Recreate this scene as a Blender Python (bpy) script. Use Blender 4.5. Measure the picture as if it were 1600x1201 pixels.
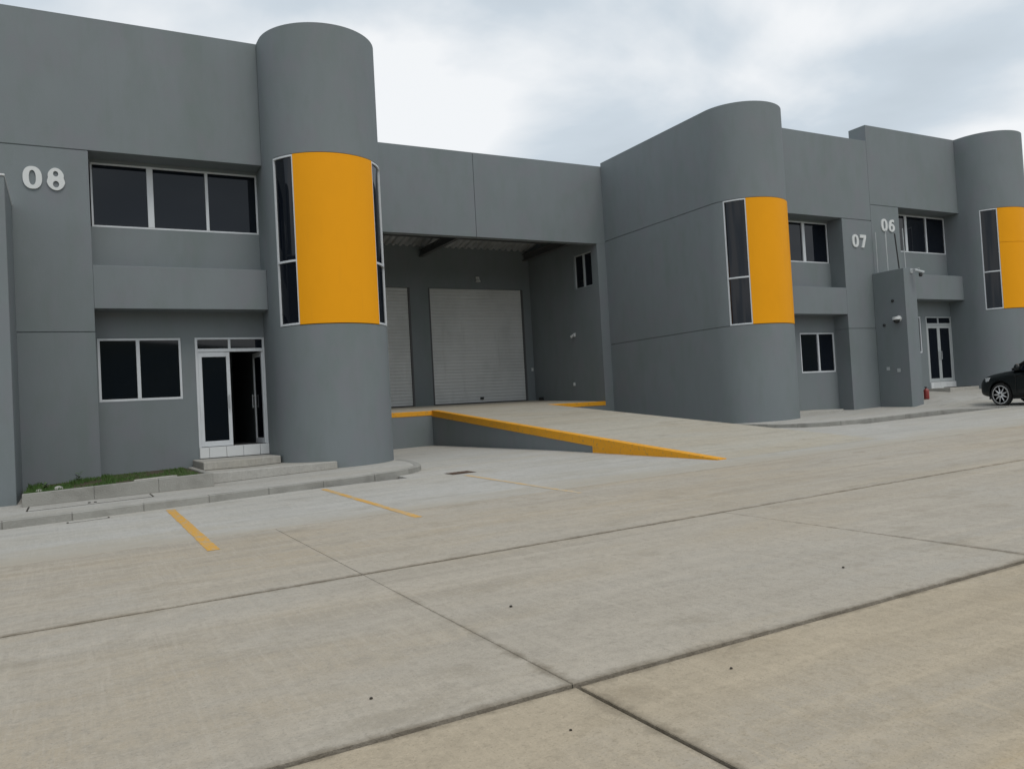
import bpy, bmesh, math, random
from mathutils import Vector, Matrix
random.seed(7)
for o in list(bpy.data.objects): bpy.data.objects.remove(o)
S = bpy.context.scene
COL = S.collection
R = math.radians

# ------------------------------------------------------------------ camera
cam_d = bpy.data.cameras.new('camera'); cam = bpy.data.objects.new('camera', cam_d); COL.objects.link(cam)
YAW, PIT, ROL = .4985, .0262, -.0551
fw = Vector((math.sin(YAW)*math.cos(PIT), math.cos(YAW)*math.cos(PIT), math.sin(PIT)))
rt = Vector((math.cos(YAW), -math.sin(YAW), 0)); up = rt.cross(fw)
r2 = math.cos(ROL)*rt + math.sin(ROL)*up; u2 = -math.sin(ROL)*rt + math.cos(ROL)*up
cam.matrix_world = Matrix(((r2.x, u2.x, -fw.x, 0), (r2.y, u2.y, -fw.y, 0), (r2.z, u2.z, -fw.z, 0), (0, 0, 0, 1)))
cam_d.sensor_width = 36; cam_d.lens = 1277/1600*36; cam_d.clip_start = .05; cam_d.clip_end = 3000
S.camera = cam

# ------------------------------------------------------------------ world, sun, exposure
SUN_EL, SUN_AZ = R(58), R(172)          # azimuth measured clockwise from +Y
w = bpy.data.worlds.new('World'); S.world = w; w.use_nodes = True
nt = w.node_tree; N = nt.nodes; L = nt.links
for n in list(N): N.remove(n)
def wn(t, **k):
    n = N.new(t)
    for a, v in k.items(): setattr(n, a, v)
    return n
out = wn('ShaderNodeOutputWorld'); bg = wn('ShaderNodeBackground')
sky = wn('ShaderNodeTexSky'); sky.sky_type = 'NISHITA'; sky.sun_disc = False
sky.sun_elevation = SUN_EL; sky.sun_rotation = SUN_AZ
skym = wn('ShaderNodeMixRGB', blend_type='MULTIPLY'); skym.inputs[0].default_value = 1; skym.inputs[2].default_value = (.10, .10, .10, 1)
tc = wn('ShaderNodeTexCoord'); sep = wn('ShaderNodeSeparateXYZ')
mz = wn('ShaderNodeMath', operation='MAXIMUM'); mz.inputs[1].default_value = 0
az = wn('ShaderNodeMath', operation='ADD'); az.inputs[1].default_value = .22
dx = wn('ShaderNodeMath', operation='DIVIDE'); dy = wn('ShaderNodeMath', operation='DIVIDE'); cmb = wn('ShaderNodeCombineXYZ')
L.new(tc.outputs['Generated'], sep.inputs[0]); L.new(sep.outputs[2], mz.inputs[0]); L.new(mz.outputs[0], az.inputs[0])
L.new(sep.outputs[0], dx.inputs[0]); L.new(az.outputs[0], dx.inputs[1]); L.new(sep.outputs[1], dy.inputs[0]); L.new(az.outputs[0], dy.inputs[1])
L.new(dx.outputs[0], cmb.inputs[0]); L.new(dy.outputs[0], cmb.inputs[1])
mp = wn('ShaderNodeMapping'); mp.inputs['Location'].default_value = (8.96, 4.30, 0); L.new(cmb.outputs[0], mp.inputs[0])
n1 = wn('ShaderNodeTexNoise'); n1.inputs['Scale'].default_value = 1.5; n1.inputs['Detail'].default_value = 6; n1.inputs['Roughness'].default_value = .52; n1.inputs['Distortion'].default_value = .35
n2 = wn('ShaderNodeTexNoise'); n2.inputs['Scale'].default_value = .75; n2.inputs['Detail'].default_value = 3
L.new(mp.outputs[0], n1.inputs['Vector']); L.new(mp.outputs[0], n2.inputs['Vector'])
mixn = wn('ShaderNodeMath', operation='MULTIPLY_ADD'); mixn.inputs[1].default_value = .55
hn = wn('ShaderNodeMath', operation='MULTIPLY'); hn.inputs[1].default_value = .45
L.new(n2.outputs['Fac'], hn.inputs[0]); L.new(n1.outputs['Fac'], mixn.inputs[0]); L.new(hn.outputs[0], mixn.inputs[2])
cr = wn('ShaderNodeValToRGB'); e = cr.color_ramp.elements
e[0].position = .36; e[0].color = (.54, .61, .67, 1); e[1].position = .565; e[1].color = (.95, .97, .985, 1)
m = e.new(.46); m.color = (.64, .715, .78, 1)
L.new(mixn.outputs[0], cr.inputs[0])
mix = wn('ShaderNodeMixRGB'); mix.inputs[0].default_value = .93
L.new(sky.outputs[0], skym.inputs[1]); L.new(skym.outputs[0], mix.inputs[1]); L.new(cr.outputs[0], mix.inputs[2])
L.new(mix.outputs[0], bg.inputs[0]); bg.inputs[1].default_value = 1.0
L.new(bg.outputs[0], out.inputs[0])
sd = bpy.data.lights.new('sun', 'SUN'); sun = bpy.data.objects.new('sun', sd); COL.objects.link(sun)
sd.energy = 1.05; sd.angle = R(25); sd.color = (1, .95, .87)
sdir = Vector((math.sin(SUN_AZ)*math.cos(SUN_EL), math.cos(SUN_AZ)*math.cos(SUN_EL), math.sin(SUN_EL)))
sun.rotation_euler = (-sdir).to_track_quat('-Z', 'Y').to_euler(); sun.location = sdir*50
vs = S.view_settings; vs.view_transform = 'Standard'; vs.look = 'None'; vs.exposure = 0; vs.gamma = 1; vs.use_curve_mapping = False

# ------------------------------------------------------------------ materials
MATS = {}
def mat(name, col, rough=.7, metal=0, spec=.5, var=None, bump=None, rnd=0, coat=0):
    """var: list of (scale xyz, detail, colour, lo, hi, strength) noise overlays in world space; bump: (scale, strength)"""
    m = bpy.data.materials.new(name); m.use_nodes = True; MATS[name] = m
    t = m.node_tree; ns, ls = t.nodes, t.links; b = ns['Principled BSDF']
    b.inputs['Roughness'].default_value = rough; b.inputs['Metallic'].default_value = metal
    b.inputs['Specular IOR Level'].default_value = spec; b.inputs['Coat Weight'].default_value = coat
    b.inputs['Base Color'].default_value = (*col, 1)
    geo = ns.new('ShaderNodeNewGeometry'); cur = None
    if rnd:
        oi = ns.new('ShaderNodeObjectInfo'); mr = ns.new('ShaderNodeMapRange'); mr.inputs[3].default_value = 1-rnd; mr.inputs[4].default_value = 1+rnd
        hs = ns.new('ShaderNodeHueSaturation'); hs.inputs['Color'].default_value = (*col, 1)
        ls.new(oi.outputs['Random'], mr.inputs[0]); ls.new(mr.outputs[0], hs.inputs['Value']); cur = hs.outputs[0]
    for (sc, det, c2, lo, hi, st) in (var or []):
        mpn = ns.new('ShaderNodeMapping'); mpn.inputs['Scale'].default_value = sc; ls.new(geo.outputs['Position'], mpn.inputs[0])
        nz = ns.new('ShaderNodeTexNoise'); nz.inputs['Scale'].default_value = 1; nz.inputs['Detail'].default_value = det; nz.inputs['Roughness'].default_value = .6
        ls.new(mpn.outputs[0], nz.inputs['Vector'])
        mr = ns.new('ShaderNodeMapRange'); mr.inputs[1].default_value = lo; mr.inputs[2].default_value = hi; mr.inputs[4].default_value = st
        ls.new(nz.outputs['Fac'], mr.inputs[0])
        mx = ns.new('ShaderNodeMixRGB'); ls.new(mr.outputs[0], mx.inputs[0]); mx.inputs[2].default_value = (*c2, 1)
        if cur is None: mx.inputs[1].default_value = (*col, 1)
        else: ls.new(cur, mx.inputs[1])
        cur = mx.outputs[0]
    if cur is not None: ls.new(cur, b.inputs['Base Color'])
    if bump:
        nz = ns.new('ShaderNodeTexNoise'); nz.inputs['Scale'].default_value = bump[0]; nz.inputs['Detail'].default_value = 6
        ls.new(geo.outputs['Position'], nz.inputs['Vector'])
        bp = ns.new('ShaderNodeBump'); bp.inputs['Strength'].default_value = bump[1]; bp.inputs['Distance'].default_value = .02
        ls.new(nz.outputs['Fac'], bp.inputs['Height']); ls.new(bp.outputs[0], b.inputs['Normal'])
    return m
WC = (.186, .212, .224)
wall = mat('wall_paint', WC, .75, spec=.3, bump=(55, .12), var=[
    ((.45, .45, .35), 3, (.205, .232, .245), .40, .70, .7), ((.9, .9, .3), 4, (.150, .186, .180), .50, .75, .6),
    ((7, 7, .35), 3, (.155, .178, .178), .55, .80, .16), ((30, 30, 30), 3, (.20, .23, .235), .45, .7, .25), ((1.7, 1.7, 1.2), 3, (.200, .205, .228), .48, .66, .5), ((2.4, 2.4, 1.0), 4, (.165, .198, .192), .52, .70, .4)])
yel = mat('yellow_panel_paint', (.86, .36, .006), .55, spec=.15, bump=(25, .04), var=[
    ((.8, .8, .5), 3, (.80, .335, .006), .45, .7, .6), ((9, 9, .6), 2, (.76, .32, .012), .6, .8, .3)])
kyel = mat('kerb_yellow_paint', (.80, .36, .010), .6, bump=(40, .2), var=[
    ((2, 2, 2), 5, (.62, .29, .02), .5, .75, .7), ((14, 14, 14), 5, (.30, .21, .10), .57, .70, .8)])
def road_mat(name, base, grey, tan, dark, seam=None, joints=True):
    m = mat(name, base, .9, spec=.2, bump=(70, .35), rnd=.05, var=[
        ((.28, .55, 1), 4, grey, .42, .60, .85), ((.20, .75, 1), 5, tan, .46, .62, .9),
        ((.33, 2.6, 1), 5, tuple(x*.80 for x in base), .50, .70, .7), ((.22, 6.5, 1), 6, tuple(x*1.17 for x in base), .50, .70, .7), ((.9, 2.2, 1), 6, tuple(x*1.15 for x in base), .54, .72, .6),
        ((31, 1.4, 1), 5, tuple(min(1, x*1.16) for x in base), .50, .72, .6), ((52, 2.6, 1), 4, tuple(x*.86 for x in base), .52, .74, .4), ((1.5, 2.2, 1), 6, dark, .57, .76, .75),
        ((5, 5, 5), 6, tuple(x*.84 for x in base), .50, .70, .5), ((18, 18, 18), 5, tuple(x*.76 for x in base), .50, .70, .55), ((42, 42, 42), 4, tuple(min(1, x*1.2) for x in base), .54, .70, .5), ((75, 75, 75), 3, tuple(x*.62 for x in base), .56, .72, .65)])
    if not joints: return m
    # dirt trodden into the slab edges, ragged, along the joints
    t = m.node_tree; ns, ls = t.nodes, t.links; b_ = ns['Principled BSDF']; cur = b_.inputs['Base Color'].links[0].from_socket
    geo = ns.new('ShaderNodeNewGeometry'); sp = ns.new('ShaderNodeSeparateXYZ'); ls.new(geo.outputs['Position'], sp.inputs[0])
    def mth(op, a, b=None):
        n_ = ns.new('ShaderNodeMath'); n_.operation = op
        for i_, v_ in enumerate((a, b)):
            if v_ is None: continue
            if isinstance(v_, (int, float)): n_.inputs[i_].default_value = v_
            else: ls.new(v_, n_.inputs[i_])
        return n_.outputs[0]
    dj = [mth('ADD', mth('ABSOLUTE', mth('SUBTRACT', sp.outputs[1], yj)), pad) for yj, pad in ((3.55, 0), (6.95, .01), (10.35, .035))]
    dxj = mth('ADD', mth('ADD', mth('PINGPONG', mth('SUBTRACT', sp.outputs[0], 2.2), 2.075), .012), mth('MULTIPLY', mth('MAXIMUM', mth('SUBTRACT', sp.outputs[1], 3.5), 0), .018))
    dmin = mth('MINIMUM', mth('MINIMUM', dj[0], dj[1]), mth('MINIMUM', dj[2], dxj))
    nz = ns.new('ShaderNodeTexNoise'); nz.inputs['Scale'].default_value = 6; nz.inputs['Detail'].default_value = 8; nz.inputs['Roughness'].default_value = .7; ls.new(geo.outputs['Position'], nz.inputs['Vector'])
    dd = mth('ADD', dmin, mth('MULTIPLY', mth('SUBTRACT', nz.outputs['Fac'], .5), .22))
    mr = ns.new('ShaderNodeMapRange'); mr.inputs[1].default_value = .01; mr.inputs[2].default_value = .075; mr.inputs[3].default_value = .62; mr.inputs[4].default_value = 0; ls.new(dd, mr.inputs[0])
    mx = ns.new('ShaderNodeMixRGB'); ls.new(mr.outputs[0], mx.inputs[0]); ls.new(cur, mx.inputs[1]); mx.inputs[2].default_value = (.15, .125, .09, 1); ls.new(mx.outputs[0], b_.inputs['Base Color'])
    if seam:                                               # drifted dust hides the edge of the paler strip
        t = m.node_tree; ns, ls = t.nodes, t.links; b_ = ns['Principled BSDF']; cur = b_.inputs['Base Color'].links[0].from_socket
        geo = ns.new('ShaderNodeNewGeometry'); sp = ns.new('ShaderNodeSeparateXYZ'); ls.new(geo.outputs['Position'], sp.inputs[0])
        mpn = ns.new('ShaderNodeMapping'); mpn.inputs['Scale'].default_value = (.45, 1.1, 1); ls.new(geo.outputs['Position'], mpn.inputs[0])
        nz = ns.new('ShaderNodeTexNoise'); nz.inputs['Scale'].default_value = 1; nz.inputs['Detail'].default_value = 6; nz.inputs['Roughness'].default_value = .65; ls.new(mpn.outputs[0], nz.inputs['Vector'])
        ad = ns.new('ShaderNodeMath'); ad.operation = 'MULTIPLY_ADD'; ad.inputs[1].default_value = 3.6; ls.new(nz.outputs['Fac'], ad.inputs[0]); ls.new(sp.outputs[1], ad.inputs[2])
        mr = ns.new('ShaderNodeMapRange'); mr.interpolation_type = 'SMOOTHSTEP'; mr.inputs[1].default_value = 11.6; mr.inputs[2].default_value = 13.6; mr.inputs[3].default_value = .9; mr.inputs[4].default_value = 0; ls.new(ad.outputs[0], mr.inputs[0])
        mx = ns.new('ShaderNodeMixRGB'); ls.new(mr.outputs[0], mx.inputs[0]); ls.new(cur, mx.inputs[1]); mx.inputs[2].default_value = (*seam, 1); ls.new(mx.outputs[0], b_.inputs['Base Color'])
    return m
road = road_mat('road_concrete', (.400, .360, .300), (.400, .372, .325), (.41, .35, .265), (.28, .245, .19))
roadn = road_mat('road_concrete_tan', (.415, .352, .262), (.40, .358, .295), (.44, .352, .232), (.29, .24, .17))
apron = road_mat('apron_concrete', (.430, .418, .385), (.460, .452, .428), (.415, .388, .33), (.32, .30, .26), seam=(.395, .358, .295))
walk = road_mat('walk_concrete', (.41, .40, .372), (.43, .425, .40), (.395, .375, .325), (.27, .26, .23), joints=False)
rampc = road_mat('ramp_concrete', (.42, .392, .33), (.43, .41, .36), (.41, .365, .29), (.28, .25, .195), joints=False)
kerbm = mat('kerb_concrete', (.33, .325, .30), .9, spec=.2, bump=(40, .5), rnd=.05, var=[((2.5, 2.5, 2.5), 5, (.22, .215, .195), .48, .72, .8), ((20, 20, 20), 4, (.40, .395, .37), .55, .75, .5)])
joint = mat('joint_filler', (.032, .027, .021), .95, var=[((2.2, 2.2, 2.2), 5, (.075, .064, .047), .48, .68, .7), ((30, 30, 30), 3, (.03, .027, .022), .5, .7, .7)])
white = mat('white_aluminium', (.62, .65, .68), .4, spec=.5, var=[((6, 6, 2), 3, (.52, .54, .56), .5, .75, .6)])
greyf = mat('grey_aluminium', (.42, .45, .46), .45)
glass = mat('tinted_glass', (.004, .006, .011), .03, spec=.42, bump=(1.3, .012))
slatm = mat('shutter_steel', (.63, .64, .64), .45, spec=.4, rnd=.02, var=[((.8, .8, .5), 4, (.50, .515, .51), .45, .7, .7), ((5, 5, .5), 3, (.46, .47, .46), .6, .8, .5)])
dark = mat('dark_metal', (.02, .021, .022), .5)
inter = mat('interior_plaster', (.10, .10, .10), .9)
tile = mat('white_tile', (.66, .68, .69), .25, spec=.5, rnd=.04)
galv = mat('galvanised_sheet', (.50, .51, .52), .5, metal=.3, var=[((1, .3, 1), 4, (.24, .24, .24), .45, .7, .7)])
steel = mat('painted_steel', (.09, .092, .095), .6)
soil = mat('soil', (.07, .055, .035), .95, bump=(30, .8))
grassm = mat('grass_blade', (.055, .125, .022), .7, var=[((5, 5, 5), 3, (.10, .15, .035), .45, .7, .7)])
signw = mat('white_letter', (.64, .66, .66), .5)
plastic = mat('white_plastic', (.6, .62, .62), .4)
red = mat('red_paint', (.26, .04, .035), .4)
land = mat('earth_and_grass', (.12, .13, .06), .95, var=[((.06, .06, .06), 6, (.22, .18, .11), .45, .65, .8)])
added_woods = mat('added_wooded_slope', (.035, .055, .02), .95, bump=(1.5, 1), var=[((.15, .15, .15), 6, (.07, .08, .03), .45, .65, .8)])  # for the unseen ridge added as a dark reflection
carp = mat('car_paint', (.004, .007, .008), .3, spec=.35, coat=.2)
tyre = mat('tyre_rubber', (.018, .018, .018), .85)
rim = mat('alloy', (.62, .63, .64), .35, metal=.5)
lampg = mat('lamp_glass', (.5, .52, .54), .1)
ambr = mat('tail_lamp', (.25, .02, .015), .2)
def paint_line_mat():
    m = mat('road_marking_yellow', (.62, .33, .045), .75, bump=(60, .3), var=[((3, 3, 3), 5, (.40, .34, .22), .50, .66, .75), ((22, 22, 22), 5, (.40, .37, .30), .52, .64, .85)])
    return m
line = paint_line_mat()
linef = mat('road_marking_faded', (.60, .40, .17), .8, bump=(60, .3), var=[((3, 3, 3), 5, (.42, .40, .34), .42, .60, .7), ((20, 20, 20), 5, (.43, .42, .38), .48, .62, .7)])
linew = mat('road_marking_worn', (.62, .34, .06), .75, bump=(60, .3), var=[((2.5, 2.5, 2.5), 5, (.42, .37, .26), .47, .66, .75), ((20, 20, 20), 5, (.43, .41, .36), .52, .66, .8)])

# ------------------------------------------------------------------ builders
WP = {}                                                   # world position of every object's origin
def tag(o, label=None, cat=None, group=None, kind=None):
    for k, v in (('label', label), ('category', cat), ('group', group), ('kind', kind)):
        if v: o[k] = v
    return o
def empty(name, loc, label=None, cat=None, group=None, kind=None):
    o = bpy.data.objects.new(name, None); COL.objects.link(o); o.location = loc; o.empty_display_size = .3
    WP[o] = Vector(loc); return tag(o, label, cat, group, kind)
class MB:
    """collects geometry in world coordinates, through a unit transform (mirror / shift)"""
    def __init__(s, T=None): s.v = []; s.f = []; s.T = T or (lambda p: Vector(p))
    def add(s, vs, fs):
        b = len(s.v); s.v += [s.T(p) for p in vs]; s.f += [[b+i for i in f] for f in fs]; return s
    def box(s, x0, x1, y0, y1, z0, z1):
        return s.add([(x0, y0, z0), (x1, y0, z0), (x1, y1, z0), (x0, y1, z0), (x0, y0, z1), (x1, y0, z1), (x1, y1, z1), (x0, y1, z1)],
                     [(0, 3, 2, 1), (4, 5, 6, 7), (0, 1, 5, 4), (1, 2, 6, 5), (2, 3, 7, 6), (3, 0, 4, 7)])
    def prism(s, poly, z0, z1):                            # plan polygon; z0/z1 numbers or functions of (x, y)
        n = len(poly); f0 = z0 if callable(z0) else (lambda x, y: z0); f1 = z1 if callable(z1) else (lambda x, y: z1)
        return s.add([(x, y, f0(x, y)) for x, y in poly]+[(x, y, f1(x, y)) for x, y in poly],
                     [list(range(n))[::-1], list(range(n, 2*n))]+[(i, (i+1) % n, n+(i+1) % n, n+i) for i in range(n)])
    def arc(s, cx, cy, ro, ri, a0, a1, z0, z1, n=24):
        A = [R(a0+(a1-a0)*i/n) for i in range(n+1)]
        poly = [(cx+ro*math.cos(a), cy+ro*math.sin(a)) for a in A]+[(cx+ri*math.cos(a), cy+ri*math.sin(a)) for a in A[::-1]]
        n2 = len(poly); k = n+1
        vs = [(x, y, z0) for x, y in poly]+[(x, y, z1) for x, y in poly]; fs = []
        for i in range(n):
            o0, o1, i0, i1 = i, i+1, n2-1-i, n2-2-i
            fs += [(o0, o1, n2+o1, n2+o0), (i1, i0, n2+i0, n2+i1), (o0, i0, i1, o1), (n2+o0, n2+o1, n2+i1, n2+i0)]
        fs += [(0, n2, n2+n2-1, n2-1), (n, k, n2+k, n2+n)]
        return s.add(vs, fs)
    def tube(s, p0, p1, r0, r1=None, n=10):
        r1 = r0 if r1 is None else r1; p0, p1 = Vector(p0), Vector(p1); d = (p1-p0).normalized()
        a = d.orthogonal().normalized(); b = d.cross(a)
        ring = lambda p, r: [tuple(p+r*(math.cos(2*math.pi*i/n)*a+math.sin(2*math.pi*i/n)*b)) for i in range(n)]
        return s.add(ring(p0, r0)+ring(p1, r1), [list(range(n))[::-1], list(range(n, 2*n))]+[(i, (i+1) % n, n+(i+1) % n, n+i) for i in range(n)])
    def lathe(s, prof, c, axis='z', n=24):                 # prof: (radius, height) pairs, closed at both ends
        vs = []; fs = []
        for r, h in prof:
            for i in range(n):
                a = 2*math.pi*i/n; q = (r*math.cos(a), r*math.sin(a), h)
                if axis == 'x': q = (h, q[0], q[1])
                if axis == 'y': q = (q[0], h, q[1])
                vs.append((c[0]+q[0], c[1]+q[1], c[2]+q[2]))
        for k in range(len(prof)-1):
            for i in range(n): fs.append((k*n+i, k*n+(i+1) % n, (k+1)*n+(i+1) % n, (k+1)*n+i))
        fs += [list(range(n))[::-1], list(range((len(prof)-1)*n, len(prof)*n))]
        return s.add(vs, fs)
    def mesh(s, name, m, c, bevel=0, smooth=0):
        me = bpy.data.meshes.new(name); bm = bmesh.new()
        vs = [bm.verts.new(v-c) for v in s.v]
        for f in s.f:
            try: bm.faces.new([vs[i] for i in f])
            except ValueError: pass
        bmesh.ops.recalc_face_normals(bm, faces=bm.faces)
        if bevel:
            bmesh.ops.bevel(bm, geom=[e for e in bm.edges if len(e.link_faces) == 2 and e.calc_face_angle(0) > .6], offset=bevel, segments=1, affect='EDGES')
        bm.to_mesh(me); bm.free(); me.materials.append(m)
        if smooth:
            for p in me.polygons: p.use_smooth = True
            me.set_sharp_from_angle(angle=R(smooth))
        return me
    def build(s, name, m, parent=None, bevel=0, smooth=0, base=False, **kw):
        lo = [min(v[i] for v in s.v) for i in range(3)]; hi = [max(v[i] for v in s.v) for i in range(3)]
        c = Vector([(lo[i]+hi[i])/2 for i in range(3)])
        if base: c.z = lo[2]
        o = bpy.data.objects.new(name, s.mesh(name, m, c, bevel, smooth)); COL.objects.link(o); WP[o] = c
        if parent: o.parent = parent; o.location = c-WP[parent]
        else: o.location = c
        return tag(o, **kw)

# ------------------------------------------------------------------ levels of the site
def G(x, y): return -1.505+.02*max(-60, min(60, x))+.01*min(y, 17)
def SW(x, y=0): return -1.245+.02*x
YF, YD, YG, YR = 19.1, 19.7, 24.4, 29.4
TCX, TCY, TR = 5.465, 18.83, 1.335

# ------------------------------------------------------------------ ground
g = MB(); xs = [-900, -300, -120, -60, 0, 60, 120, 300, 900]; ys = [-900, -300, -100, -40, 0, 17, 60, 120, 300, 900]
g.add([(x, y, G(x, y)-.22) for y in ys for x in xs], [(j*9+i, j*9+i+1, (j+1)*9+i+1, (j+1)*9+i) for j in range(9) for i in range(8)])
g.build('ground', land, kind='structure')
h = MB(); hx = [-220+i*22 for i in range(21)]; hy = [-44, -52, -62, -80, -120]; hz = [0, .55, .95, 1, .2]; rh = random.Random(5)  # unseen wooded ridge behind the camera, added to darken lower window reflections
hh = [11.5+1.2*math.sin(i*.9)+1.5*rh.random() for i in range(21)]
h.add([(x, y, G(x, y)-.3+hh[i]*hz[j]) for j, y in enumerate(hy) for i, x in enumerate(hx)], [(j*21+i, j*21+i+1, (j+1)*21+i+1, (j+1)*21+i) for j in range(4) for i in range(20)])
h.build('added_reflection_hills', added_woods, kind='structure', smooth=60)
yb = MB(); X0, X1 = 2.2-4.15*11, 2.2+4.15*15
yb.prism([(X0, -13.4), (X1, -13.4), (X1, 17), (X0, 17)], lambda x, y: G(x, y)-.2, lambda x, y: G(x, y)-.004)
yb.prism([(5.5, 17), (18.6, 17), (18.6, YG), (5.5, YG)], lambda x, y: G(x, y)-.2, lambda x, y: G(x, y)-.004)
yard = yb.build('concrete_yard', joint, kind='structure')
def slab_mesh(name, w_, d_, gx, gy, m):
    """one paving slab on the slope of the yard, its edges chamfered"""
    c = .004; b = MB(); hx, hy = w_/2-gx, d_/2-gy
    zz = lambda x, y: .02*x+.01*y
    P = [(-hx, -hy), (hx, -hy), (hx, hy), (-hx, hy)]; Q = [(-hx+c, -hy+c), (hx-c, -hy+c), (hx-c, hy-c), (-hx+c, hy-c)]
    b.add([(x, y, zz(x, y)-.1) for x, y in P]+[(x, y, zz(x, y)-c) for x, y in P]+[(x, y, zz(x, y)) for x, y in Q],
          [(0, 1, 5, 4), (1, 2, 6, 5), (2, 3, 7, 6), (3, 0, 4, 7), (4, 5, 9, 8), (5, 6, 10, 9), (6, 7, 11, 10), (7, 4, 8, 11), (8, 9, 10, 11)])
    return b.mesh(name, m, Vector((0, 0, 0)))
lanes = [-13.25, -9.9, -6.55, -3.2, .15, 3.55, 6.95, 10.35, 14.6]
for j in range(len(lanes)-1):
    y0, y1 = lanes[j], lanes[j+1]
    m = roadn if y1 < 4 else (apron if y0 > 10 else road)
    me = slab_mesh('paving_slab', 4.15, y1-y0, .003 if y1 > 4 else .015, .030 if y1 < 4 else (.026 if y1 < 9 else .014), m)
    wide = y0 > 10                                         # the strip along the building is poured in longer bays
    if wide: me = slab_mesh('paving_slab', 12.45, y1-y0, .004, .012, m)
    for k in range(-10, 14, 3) if wide else range(-11, 15):
        x = 2.2+4.15*(k+(1.5 if wide else .5)); y = (y0+y1)/2
        o = bpy.data.objects.new('paving_slab', me); COL.objects.link(o); o.parent = yard
        o.location = Vector((x, y, G(x, y)+random.uniform(0, .003)))-WP[yard]
def sheet_slab(poly, m, zt, name='paving_slab', par=yard, th=.1, **kw):
    return MB().prism(poly, lambda x, y: zt(x, y)-th, zt).build(name, m, par, **kw)
# the loading court in front of the dock
for (xa, xb) in ((5.6, 10.3), (14.7, 18.5)):
    for (ya, yc) in ((14.62, 17), (17.004, YG)):
        sheet_slab([(xa, ya), (xb, ya), (xb, yc), (xa, yc)], apron, G)

# ------------------------------------------------------------------ pavements and kerbs
def offset_path(P, d):
    out_ = []
    for i, p in enumerate(P):
        a = Vector(P[max(0, i-1)]); b = Vector(P[min(len(P)-1, i+1)]); t = (b-a).normalized(); out_.append((p[0]-t.y*d, p[1]+t.x*d))
    return out_
def smooth_path(P, n=4):
    Q = []
    for i in range(len(P)-1):
        p0, p1, p2, p3 = [Vector(P[max(0, min(len(P)-1, i+k))]) for k in (-1, 0, 1, 2)]
        for j in range(n):
            t = j/n; Q.append(tuple(.5*((2*p1)+(-p0+p2)*t+(2*p0-5*p1+4*p2-p3)*t*t+(-p0+3*p1-3*p2+p3)*t**3)))
    return Q+[P[-1]]
def pavement(path, back, zfun, name_label):
    """kerb stones along path (building on the left of travel), pavement slab behind them"""
    kb = empty('kerb', (path[0][0], path[0][1], SW(path[0][0])-.1), kind='structure')
    inn = offset_path(path, .15)
    # cut into stones about a metre long
    acc = [0]
    for a, b in zip(path, path[1:]): acc.append(acc[-1]+(Vector(b)-Vector(a)).length)
    start = 0
    for i in range(1, len(path)):
        if acc[i]-acc[start] > .85 or i == len(path)-1:
            seg = path[start:i+1]; si = inn[start:i+1]; n = len(seg)
            d0 = (Vector(seg[1])-Vector(seg[0])).normalized()*.0015; d1 = (Vector(seg[-1])-Vector(seg[-2])).normalized()*.0015
            seg = [(seg[0][0]+d0.x, seg[0][1]+d0.y)]+seg[1:-1]+[(seg[-1][0]-d1.x, seg[-1][1]-d1.y)]
            si = [(si[0][0]+d0.x, si[0][1]+d0.y)]+si[1:-1]+[(si[-1][0]-d1.x, si[-1][1]-d1.y)]
            dz = random.uniform(-.004, .004)
            MB().prism(seg+si[::-1], lambda x, y: G(x, y)-.1, lambda x, y: zfun(x, y)+.004+dz).build('kerb_stone', kerbm, kb, bevel=.012)
            start = i
    MB().prism(offset_path(path, .154)+back, lambda x, y: min(zfun(x, y), G(x, y))-.15, zfun).build('pavement', walk, kind='structure')
    return kb
# in front of units 09 and 08, round the foot of the tower
P8 = [(-18+i, 14.0+.008*(i-17)) for i in range(0, 17)]+[(-.9, 14.02), (0, 14.1), (1, 14.22), (2, 14.35), (3, 14.5), (4, 14.66), (4.8, 14.82), (5.5, 15.05), (6.05, 15.4), (6.4, 15.9), (6.62, 16.6), (6.78, 17.4), (6.86, 18.3)]
P8 = P8[:18]+smooth_path(P8[18:], 3)
pavement(P8, [(6.0, 19.0), (4.0, 20), (-18, 20)], SW, '08')
P7 = [(17.36, 18.7), (17.15, 17.6), (17.05, 16.6), (17.2, 15.7), (17.7, 15.05), (18.6, 14.78), (19.6, 14.8)]
P7 = smooth_path(P7, 3)+[(20.5+i*.75, 14.83+.02*i) for i in range(0, 7)]
SW7 = lambda x, y=0: SW(x)-.125*max(0, min(1, (x-22.6)/2.4))*max(0, min(1, (17.5-y)/2.5))
pavement(P7, [(25.09, 14.97), (25.09, 19.09), (23.6, 19.7), (20, 20), (18.2, 19.2)], SW7, '07')
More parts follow.
